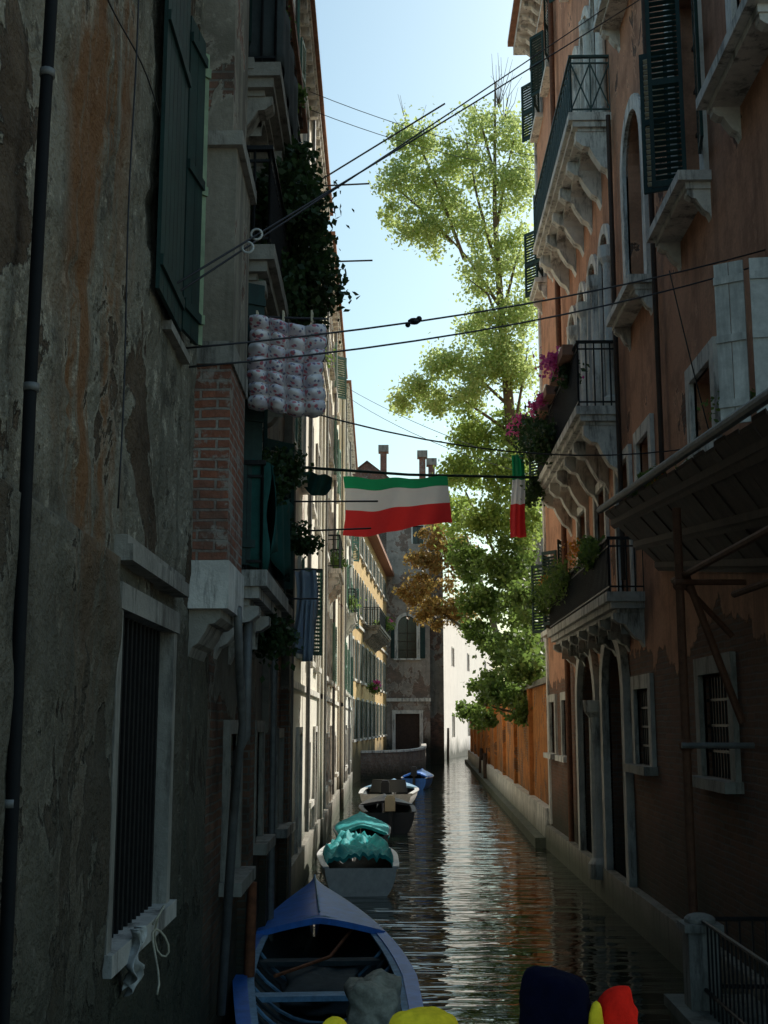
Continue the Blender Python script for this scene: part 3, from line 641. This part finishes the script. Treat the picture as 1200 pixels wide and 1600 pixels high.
mb.tube([(2.85,12.5,4.5),(3.3,12.3,3.)],.04,m_rust,8)
mb.tube([(2.9,13.,4.5),(3.4,12.9,3.9)],.03,m_rust,8)
mb.build('scaffold_tubes',e)
leaves('potted_flowers',[(3.05,15.2,5.95,.18,.3,.2,600),(2.95,14.,5.9,.15,.3,.1,250)],.06,m_leafd); leaves('potted_flowers',[(3.03,15.1,6.1,.15,.25,.12,140)],.05,m_yel)
leaves('climbing_vine',[(3.1,11.,6.,.15,.5,.2,260),(3.05,12.4,5.6,.15,.6,.15,260)],.05,m_leafd)
e=empty('stone_landing'); mb=MB(); mb.box(2.5,3.29,9.32,12.4,-1.4,.32,m_stoned); mb.box(2.45,3.29,9.32,12.45,.322,.42,m_stoned); mb.build('steps',e)
mb=MB(); mb.box(2.56,2.84,11.75,12.03,.42,1.1,m_stoned); mb.box(2.52,2.88,11.71,12.07,1.1,1.17,m_stoned); mb.ball((2.7,11.89,1.19),.15,m_stoned,12,(1,1,.45)); mb.build('stone_bollard')
mb=MB(); 
for z in (.6,1.2): mb.tube([(2.84,11.9,z),(3.44,11.9,z)],.02,m_iron,6); mb.tube([(2.7,9.4,z),(2.7,11.75,z)],.02,m_iron,6)
for x in np.arange(2.95,3.4,.12): mb.tube([(x,11.9,.42),(x,11.9,1.2)],.01,m_iron,5)
for y in np.arange(9.5,11.7,.14): mb.tube([(2.7,y,.42),(2.7,y,1.2)],.01,m_iron,5)
mb.build('iron_railing')

PW,LW=lineP(4.7,96,3.5,RE+.02)
mb=MB(); fbox(mb,PW,0,LW,-1.4,4.,-.4,0,m_gard)
for i in range(9): fbox(mb,PW,5+i*6.8,5.5+i*6.8,.9,4.,-.01,.12,m_gard)
fbox(mb,PW,0,LW,4.,4.15,-.5,.1,m_stoned); fbox(mb,PW,0,LW,-1.4,.25,-.01,.45,m_stoned); fbox(mb,PW,0,LW,.25,.95,-.01,.2,m_stone)
mb.build('garden_wall')
mb=MB(); mb.face([(3.9,RE+.1,.9),(40,RE+.1,.9),(40,97,.9),(5.1,97,.9)],m_soil); mb.build('garden_ground')
for (x,y,h,dx) in ((4.05,66,1.7,.12),(3.85,63,1.5,-.05),(3.95,70,1.6,.1),(3.2,104,2.6,.05),(-1.62,12.7,1.42,.03)):
    mb=MB(); mb.tube([(x,y,-1.4),(x+dx*.5,y,h*.5),(x+dx,y,h)],[.06,.055,.045] if y<20 else [.12,.11,.1],m_mpole if y<20 else m_dkwood,9); mb.build('mooring_post',None,True)

# ---------------------------------------------------------------- trees
def tree(name,trunk,limbs,mat_leaf,clumps,size,mul=1.,sig=.24,per=90):
    e=empty(name); mb=MB(); mb.tube(*trunk,m_barkd,10)
    for l in limbs: mb.tube(l[0],l[1],m_barkd,6)
    mb.build('trunk_and_limbs',e,True); leaves('foliage',clumps,size,mat_leaf,e,mul=mul,sig=sig,per=per)
tc=[]
def cl(x,z,rx,rz,n,y=41): tc.append((x,y,z,rx,1.1,rz,n))
for a in ((.3,23.6,.9,1.0,1500),(-.3,22.1,.8,.8,1100),(.8,21.8,.8,1.,1200),(1.0,20.2,.6,.9,900),(.1,20.5,.7,.6,800),(1.6,23.,.5,.8,600),(-.7,21.,.4,.4,350),(1.7,21.2,.5,.8,600),
    (2.5,24.4,.6,1.0,600),(3.6,24.2,.9,1.2,1000),(2.2,22.6,.8,1.,1000),(3.6,21.8,1.,1.2,1500),(2.4,20.4,.8,1.,1100),(3.8,19.4,.9,1.2,1300),(2.6,18.5,.8,.9,1000),(3.9,17.2,.8,1.1,1300),(2.6,16.8,.8,.7,900),(4.3,22.8,.5,1.2,700),(4.4,18,.4,1.,500),(3.1,15.9,.8,.6,900),
    (.3,14.4,.7,.45,900),(1.3,15.3,.9,.7,1200),(2.4,15.2,1.,.9,1500),(3.7,15.2,.9,1.,1500),(1.,14.,.7,.35,700),(-.2,13.9,.4,.25,300),(2.,14.2,.7,.5,900)): cl(*a)
lim=[]
def L(p,q,r0,r1,sag=.3):
    p,q=Vector(p),Vector(q); m=(p+q)/2+Vector((random.uniform(-.2,.2),random.uniform(-.3,.3),sag)); lim.append(([p,m,q],[r0,(r0+r1)/2,r1]))
tr=([(4.6,43,.5),(4.5,42.8,5),(4.1,42.2,9),(3.6,41.5,13),(3.3,41.2,17),(3.1,41,21),(3.2,41,26)],[.34,.3,.25,.2,.14,.08,.03])
for p,q in (((3.6,41.5,13),(.4,41,14.6)),((3.5,41.5,14),(1.4,41,15.6)),((3.3,41.2,16.5),(2.,41,18.6)),((3.3,41.2,17),(4.,40.6,19.6)),((3.2,41,17.5),(1.,41,20.6)),((2.,41,19.2),(.2,41,24.2)),((1.6,41,19.8),(-.5,41,22)),((3.1,41,19),(2.2,41,23.4)),((3.1,41,20.),(3.9,41,24)),((3.2,41,22),(2.4,41,25.2)),((3.6,41.5,12.6),(4.2,41,16))): L(p,q,.07,.015)
for i in range(26):
    b=random.choice([(2.2,23),(3.5,24.5),(.2,23.5),(3.3,25)]); L((b[0],41,b[1]),(b[0]+random.uniform(-.7,.7),41,b[1]+random.uniform(1,2.2)),.015,.005,.1)
tree('poplar_tree',tr,lim,m_leaf,tc,.135,1.5,.27,60)
tc=[];lim=[]
for a in ((2.4,13.,.9,.8,1500,42),(3.7,13.2,.8,.9,1500,42),(2.,11.8,.9,.7,1400,42),(3.4,11.4,1.,.9,2000,41),(1.7,10.4,.6,.8,1000,43),(2.8,10.,1.,.9,1900,41),(3.9,9.6,.7,1.1,1500,40)): cl(*a)
for p,q in (((4.6,43.5,5),(2.,42,11)),((4.6,43.5,6),(3.4,42,12))): L(p,q,.1,.03)
tree('linden_tree',([(5,44,.5),(4.7,43.6,5),(4.2,42.6,10),(3.6,42,13)],[.25,.22,.14,.04]),lim,m_leafm,tc,.145,1.5,.26,60)
tc=[];lim=[]
for a in ((2.2,8.4,.7,.8,1300,42),(3.3,8.1,.9,.9,2000,40),(2.5,7.,.8,.7,1500,41),(3.7,6.7,.8,.8,1800,39),(2.8,5.8,.5,.4,800,42),(3.2,5.4,.7,.6,1400,40),(2.6,4.2,.5,.5,900,41),(3.,4.,.7,.6,1300,39),(3.7,4.8,.7,.9,1500,37),(2.1,3.5,.35,.35,450,42),(2.5,3.1,.4,.3,400,41),(1.8,8.9,.4,.5,500,42),(3.5,3.5,.5,.45,900,37),(2.2,6.2,.4,.4,500,42),(3.4,6.2,.5,.8,1000,35),(3.3,4.4,.4,.5,700,34)): cl(*a)
for p,q in (((4.8,42,3),(2.6,41,5)),((4.8,42,4),(3,40,8)),((4.8,42,2.5),(2.5,41,3.6))): L(p,q,.08,.02)
tree('fig_tree',([(5,42.5,.5),(4.8,42,3),(4.3,41.4,6),(3.5,40.8,9)],[.25,.2,.14,.04]),lim,m_leafd,tc,.16,1.3)
tc=[];lim=[]
for a in ((1.6,12.4,1.1,.9,900,62),(.9,11.,1.1,.8,900,62),(.5,9.6,1.,.8,900,62),(1.3,8.6,1.,.8,900,62),(2.4,11.,1.2,2.,1400,62),(2.6,8.6,1.,.9,900,62)): cl(*a)
for p,q in (((4.6,62,6),(1.,62,9)),((4.6,62,8),(1.6,62,12))): L(p,q,.12,.03)
tree('horse_chestnut_tree',([(5.6,62,.5),(5.1,62,5),(4.,62,9),(2.8,62,13)],[.25,.22,.14,.04]),lim,m_leafo,tc,.2,1.4)

# ---------------------------------------------------------------- flags, wires
mb=MB(); mb.tube([PL(22.4,7.75,0),(0,24,7.93),(2.73,25.1,8.08)],.028,m_green,8); mb.build('flag_pole',None,True)
mb=MB()
def ff(u,v):
    wv=.1*math.sin(u*9+v*1.5)*(0.3+v)+.07*math.sin(u*21+v*3)*v
    return (-1.32+2.1*u+.1*v*(u-.2)+.06*math.sin(v*3)*(1-u),24.+wv,7.9-(1.12+.12*math.sin(u*5+.5)-.05*u)*v+.02*math.sin(u*6.3*2.5)*(1-v)-.05*math.sin(u*math.pi)*(1-v))
mb.grid(ff,60,30,m_fw,lambda u,v:m_fg if v<.2 else (m_fw if v<.57 else m_fred)); mb.build('italian_flag',None,True)
mb=MB()
def f2(u,v): 
    w=.14+.05*v; a=u*2*math.pi*1.6
    return (2.28+(u-.5)*2*w*.85+.02*math.sin(v*6),25+.06*math.sin(a+v*1.5),8.55-1.75*v)
mb.grid(f2,36,30,m_fw,lambda u,v:m_fg if v<.3 else (m_fw if v<.6 else m_fred)); mb.build('italian_flag',None,True)
mb=MB(); mb.grid(lambda u,v:(-2.1+.62*u,23.+.1*math.sin(u*14+v*3),7.82-(.25+.2*math.sin(u*3.1))*v-.12*u),24,10,m_dteal); mb.build('green_pennant',None,True)
def wire(p,q,sag=.05,r=.008,nm='clothesline_wire'):
    p,q=Vector(p),Vector(q); mb=MB(); mb.tube([p.lerp(q,i/12)-Vector((0,0,sag*4*(i/12)*(1-i/12))) for i in range(13)],r,m_cable,5); mb.build(nm,None,True)
a1,a2=PL(7.5,5.75,0),(3.45,15.9,13.25); b1,b2=PL(7.55,5.7,0),(3.45,18.3,14.7)
wire(a1,a2,.02); wire(b1,b2,.02); wire(PL(8.4,5.66,0),(3.45,11.2,7.5),.12); wire(PL(8.6,5.58,0),(3.45,11.25,7.38),.14)
wire(PL(23.5,16,0),(3.45,30.4,17.9),.2); wire(PL(23.7,15.7,0),(3.45,30.4,17.5),.2); wire(PL(42,15,0),(2.75,25.6,8.4),.2); wire(PL(42,14.7,0),(2.75,25.6,8.2),.3)
wire(PL(10.4,5.9,.2),(3.45,14,6.2),.3); wire((2.9,12.9,7.95),(3.45,13.6,6.2),.05)
wire(PL(27.5,15.9,0),(.9,27,17.6),0,.022,'iron_rod'); wire(PL(27.8,15.9,0),(-.93,27.8,15.95),0,.022,'iron_rod'); wire(PL(27.8,13.95,0),(-.85,27.8,13.98),0,.022,'iron_rod')
wire(PL(17.5,5.75,0),(-.55,17.5,5.8),0,.014,'iron_rod'); wire(PL(17.5,6.2,0),(-.45,17.5,6.2),0,.014,'iron_rod')
mb=MB()
for t_,o in ((.1,0),(.09,-.06)):
    c=Vector(a1).lerp(Vector(a2),t_)+Vector((0,0,o)); mb.tube([c+Vector((.04*math.cos(a),0,.04*math.sin(a))) for a in np.linspace(0,2*math.pi,16)],.009,m_white,6)
mb.build('pulley_ring',None,True)
mb=MB(); c=Vector(PL(8.4,5.66,0)).lerp(Vector((3.45,11.2,7.5)),.33)-Vector((0,0,.1)); mb.ball(c,.035,m_iron,8,(1.5,1,.8)); mb.ball(c+Vector((.04,0,.02)),.024,m_iron,8); mb.ball(c-Vector((.05,0,.03)),.022,m_iron,8); mb.build('wire_pulley')

# ---------------------------------------------------------------- boats
def boat(name,x,y,ang,Lb,Wb,Hb,mo,mi,rim,n=24,stern=.6,sheer=.35):
    e=empty(name); ca,sa=math.cos(ang),math.sin(ang)
    def G(l,w,z): return (x+l*ca+w*sa,y+l*sa-w*ca,z)
    def hw(t): 
        a=stern+(1-stern)*min(1,t/.45)**.7 if t<.45 else 1-((t-.45)/.55)**2.2
        return max(a,.015)*Wb/2
    def zg(t): return Hb+sheer*max(0,(t-.35)/.65)**2+.06*(1-t)
    mb=MB(); K=8
    def sec(t,inn):
        r=[]
        for k in range(-K,K+1):
            q=k/K; w=hw(t)*(1-(.05 if inn else 0)); ww=w*(math.sin(abs(q)*math.pi/2)**.8)*(1 if q>0 else -1)
            zz=(-.18 if not inn else .08)+(zg(t)-(-.18 if not inn else .08))*(abs(q)**2.2)
            if abs(q)==1 : ww=w*(1 if q>0 else -1)
            r.append(G(t*Lb,ww*(.8+.2*abs(q)),zz))
        return r
    for inn in (False,True):
        prev=None
        for i in range(n+1):
            t=i/n; t=min(t,.995) if not inn else .02+t*.95
            s_=sec(t,inn)
            if prev:
                for j in range(2*K): mb.face([prev[j],prev[j+1],s_[j+1],s_[j]],mi if inn else mo)
            prev=s_
        if not inn: mb.face(sec(0,False),mo)
    for sd in (-1,1):
        for i in range(n):
            t0,t1=i/n,(i+1)/n
            def R(t,o,z): return G(t*Lb,sd*(hw(t)*o+ (0.02 if o>1 else 0)),zg(t)+z)
            mb.hexa([R(t0,.88,.0),R(t1,.88,0),R(t1,1.02,0),R(t0,1.02,0),R(t0,.88,.03),R(t1,.88,.03),R(t1,1.02,.03),R(t0,1.02,.03)],rim)
    mb.build('hull',e)
    return e,G,hw,zg
def deck(e,G,hw,zg,Lb,t0,t1,rise,mat,n=14,name='foredeck',lump=0,over=1.03,seed=0):
    mb=MB()
    def f(u,v):
        t=t0+(t1-t0)*u; w=2*v-1
        return G(t*Lb,w*hw(t)*over,zg(t)+.04+rise*(1-abs(w)**1.3)*(1-.5*u)+lump*(abs(mnoise.fractal(Vector((u*5,v*4,seed)),1,2,4))+.0)-(.08 if abs(w)>.96 and lump else 0))
    mb.grid(f,n*3,24,mat); 
    for k in range(24):
        a,b=f(0,k/24),f(0,(k+1)/24); mb.face([a,b,(b[0],b[1],b[2]-.07),(a[0],a[1],a[2]-.07)],mat)
    return mb.build(name,e,True)
bx,by=-.42,8.3; tx,ty=-1.36,17.9; ang=math.atan2(ty-by,tx-bx); LB_=math.hypot(tx-bx,ty-by)
e,G,hw,zg=boat('blue_rowing_boat',bx,by,ang,LB_,1.75,.46,m_blue,m_boatin,m_blue,n=40,sheer=.3)
deck(e,G,hw,zg,LB_,.68,.992,.16,m_blue)
mb=MB()
for t,m in ((.42,m_bluel),(.25,m_bluel),(.6,m_boatin)):
    w=hw(t)*.93; l=t*LB_; mb.hexa([G(l,-w,.36),G(l+.2,-w,.36),G(l+.2,w,.36),G(l,w,.36),G(l,-w,.41),G(l+.2,-w,.41),G(l+.2,w,.41),G(l,w,.41)],m)
for i in range(14):
    t=.1+.04*i; w=hw(t)*.9; mb.tube([G(t*LB_,q*w*.96,.07+(zg(t)-.1)*abs(q)**2.2) for q in np.linspace(-1,1,11)],.018,m_bluel if i%2 else m_boatin,5)
for sd in (-1,1):
    for i in range(18):
        t0,t1=.1+.58*i/18,.1+.58*(i+1)/18
        mb.hexa([G(t0*LB_,sd*hw(t0)*.8,zg(t0)-.01),G(t1*LB_,sd*hw(t1)*.8,zg(t1)-.01),G(t1*LB_,sd*hw(t1)*.9,zg(t1)-.01),G(t0*LB_,sd*hw(t0)*.9,zg(t0)-.01),G(t0*LB_,sd*hw(t0)*.8,zg(t0)+.012),G(t1*LB_,sd*hw(t1)*.8,zg(t1)+.012),G(t1*LB_,sd*hw(t1)*.9,zg(t1)+.012),G(t0*LB_,sd*hw(t0)*.9,zg(t0)+.012)],m_bluel)
mb.tube([G(.69*LB_,w,zg(.69)+.2*(1-abs(w)/.8)) for w in np.linspace(-.74,.74,12)],.02,m_bluel,6)
mb.tube([G(LB_*(.7+.28*q),0,zg(.7+.28*q)+.07+.16*(1-.5*q)) for q in np.linspace(0,1,8)],.014,m_bluel,6)
mb.tube([G(.5*LB_,-.5,.45),G(.62*LB_,.1,.42),G(.75*LB_,.5,.62)],.02,m_mpole,6)
mb.build('thwarts_and_ribs',e)
mb=MB()
def sack(c,r,mat,seed,hh=1.):
    def f(u,v):
        a=2*math.pi*u; p=math.pi*v; d=Vector((math.sin(p)*math.cos(a),math.sin(p)*math.sin(a),math.cos(p)))
        k=1+.28*mnoise.fractal(d*1.6+Vector((seed,0,0)),1,2,5); sq=1/(max(abs(d.x),abs(d.y),abs(d.z))**.6)
        return (c[0]+d.x*r[0]*k*sq,c[1]+d.y*r[1]*k*sq,c[2]+d.z*r[2]*k*sq)
    mb.grid(f,40,28,mat)
sack((-.33,11.3,.52),(.25,.35,.26),m_khaki,3); mb.build('canvas_bundle',e,True)
mb=MB(); sack((-.95,13.6,.22),(.4,.8,.14),m_boatin,9); mb.build('folded_net',e,True)
e,G,hw,zg=boat('white_motor_boat',-.87,22.2,math.radians(94),4.9,1.5,.42,m_boatw,m_boatin,m_boatw,sheer=.2,stern=.85)
deck(e,G,hw,zg,4.9,.12,.9,.1,m_teal,name='tarpaulin',lump=.3,over=.9,seed=4)
e,G,hw,zg=boat('covered_boat',-1.05,28.3,math.radians(93),5,1.35,.42,m_boatd,m_boatin,m_boatd,sheer=.15,stern=.8)
deck(e,G,hw,zg,5,.02,.95,.2,m_teal,name='boat_cover',lump=.03,over=1.04,seed=2)
def outboard(e,G,m):
    mb=MB(); 
    p=G(-.12,0,.75); mb.box(p[0]-.14,p[0]+.14,p[1]-.2,p[1]+.12,.62,.98,m); mb.box(p[0]-.11,p[0]+.11,p[1]-.16,p[1]+.09,.98,1.04,m); mb.box(p[0]-.06,p[0]+.06,p[1]-.08,p[1]+.06,-.2,.62,m_boatd); mb.tube([(p[0],p[1],.7),(p[0]+.05,p[1]+.5,.78)],.025,m_boatd,6); mb.build('outboard_motor',e)
e,G,hw,zg=boat('dark_motor_boat',-.55,34.6,math.radians(93),5.5,1.6,.5,m_boatd,m_boatin,m_boatd,sheer=.2,stern=.85); outboard(e,G,m_cream); deck(e,G,hw,zg,5.5,.55,.97,.12,m_boatd)
e,G,hw,zg=boat('grey_motor_boat',-.85,43.5,math.radians(88),6.5,2.1,.5,m_boatw,m_boatin,m_boatw,sheer=.25,stern=.85); deck(e,G,hw,zg,6.5,.6,.97,.1,m_bluel); outboard(e,G,m_boatd)
mb=MB(); mb.hexa([G(2.2,-.7,.5),G(2.4,-.7,.5),G(2.4,.7,.5),G(2.2,.7,.5),G(2.3,-.6,.95),G(2.5,-.6,.95),G(2.5,.6,.95),G(2.3,.6,.95)],m_glass); mb.build('windscreen',e)
e,G,hw,zg=boat('small_blue_boat',.2,57,math.radians(85),5,1.4,.45,m_blue,m_boatin,m_boatw,sheer=.2,stern=.8); deck(e,G,hw,zg,5,.1,.97,.22,m_blue,lump=.05); outboard(e,G,m_boatd)

# ---------------------------------------------------------------- bridge underfoot & souvenir hats
e=empty('stone_bridge'); mb=MB(); mb.box(-1.7,3.45,-3,2.05,1.05,1.4,m_pave); mb.build('deck',e)
mb=MB(); mb.box(-1.7,3.45,1.75,2.05,1.402,2.2,m_brickg); mb.box(-1.7,3.45,1.7,2.1,2.202,2.32,m_stone); mb.build('parapet',e)
def hat(name,x,y,horns,band):
    e=empty(name); mb=MB(); mb.tube([(x,y,2.322),(x,y,2.345),(x,y,2.4),(x,y,2.45)],[.085,.09,.088,.07],band,20)
    for (m,pts,r,bell) in horns:
        P_=[Vector((x+a,y+b,z)) for a,b,z in pts]; mb.tube(P_,r,m,20)
        if bell: mb.ball(P_[-1],bell[0],bell[1],12)
    o=mb.build('felt',e,True)
    tx_=bpy.data.textures.new('cloth_folds','CLOUDS'); tx_.noise_scale=.05
    sb=o.modifiers.new('s','SUBSURF'); sb.levels=2; sb.render_levels=2
    dm=o.modifiers.new('d','DISPLACE'); dm.texture=tx_; dm.strength=.014; dm.mid_level=.5; dm.texture_coords='GLOBAL'
hat('jester_hat',.25,1.9,[(m_fn,[(-.01,0,2.42),(-.03,0,2.5),(-.036,0,2.57),(-.036,0,2.62),(-.034,0,2.634),(-.032,0,2.638)],[.07,.056,.054,.053,.044,.015],None),
   (m_fr,[(.02,0,2.42),(.045,0,2.5),(.052,0,2.56),(.054,0,2.59),(.058,0,2.602),(.074,0,2.618)],[.06,.04,.036,.033,.022,.003],None),
   (m_fy,[(.0,-.02,2.42),(.014,-.03,2.5),(.018,-.03,2.57),(.02,-.03,2.602)],[.03,.018,.011,.006],None)],m_fn)
hat('jester_hat',-.03,1.9,[(m_fy,[(.02,0,2.42),(.045,0,2.5),(.05,0,2.55),(.05,0,2.574),(.05,0,2.582)],[.06,.06,.058,.05,.03],None),
   (m_fy,[(-.03,0,2.42),(-.06,0,2.5),(-.078,0,2.54),(-.085,0,2.57)],[.05,.036,.026,.014],None)],m_fr)

# ---------------------------------------------------------------- light, sky, camera
az=math.atan2(.62,.785); el=math.radians(34)
w=bpy.data.worlds.new('World'); scene.world=w; w.use_nodes=True; nt=w.node_tree; bg=nt.nodes['Background']
sk=nt.nodes.new('ShaderNodeTexSky'); sk.sky_type='NISHITA'; sk.sun_disc=False; sk.sun_elevation=el; sk.sun_rotation=az; sk.air_density=1.3; sk.dust_density=2.; sk.ozone_density=1.
mx=nt.nodes.new('ShaderNodeMix'); mx.data_type='RGBA'; mx.blend_type='MULTIPLY'; mx.inputs[0].default_value=1; mx.inputs[7].default_value=(.88,1.06,1.03,1)
nt.links.new(sk.outputs[0],mx.inputs[6]); nt.links.new(mx.outputs[2],bg.inputs[0]); bg.inputs[1].default_value=.15
sd=bpy.data.lights.new('sun','SUN'); sd.energy=5; sd.angle=math.radians(.5); sd.color=(1,.95,.86)
so=bpy.data.objects.new('sun',sd); COL.objects.link(so)
v=Vector((math.sin(az)*math.cos(el),math.cos(az)*math.cos(el),math.sin(el))); so.rotation_euler=v.to_track_quat('Z','Y').to_euler()
cam=bpy.data.cameras.new('camera'); co=bpy.data.objects.new('camera',cam); COL.objects.link(co); scene.camera=co
cam.sensor_fit='VERTICAL'; cam.sensor_height=24; cam.lens=28.5; cam.clip_end=2000; cam.clip_start=.05
co.location=(0,0,3); co.rotation_euler=(math.pi/2+math.atan(330/1900),0,.0207)
scene.view_settings.view_transform='Standard'; scene.view_settings.look='None'; scene.view_settings.exposure=0
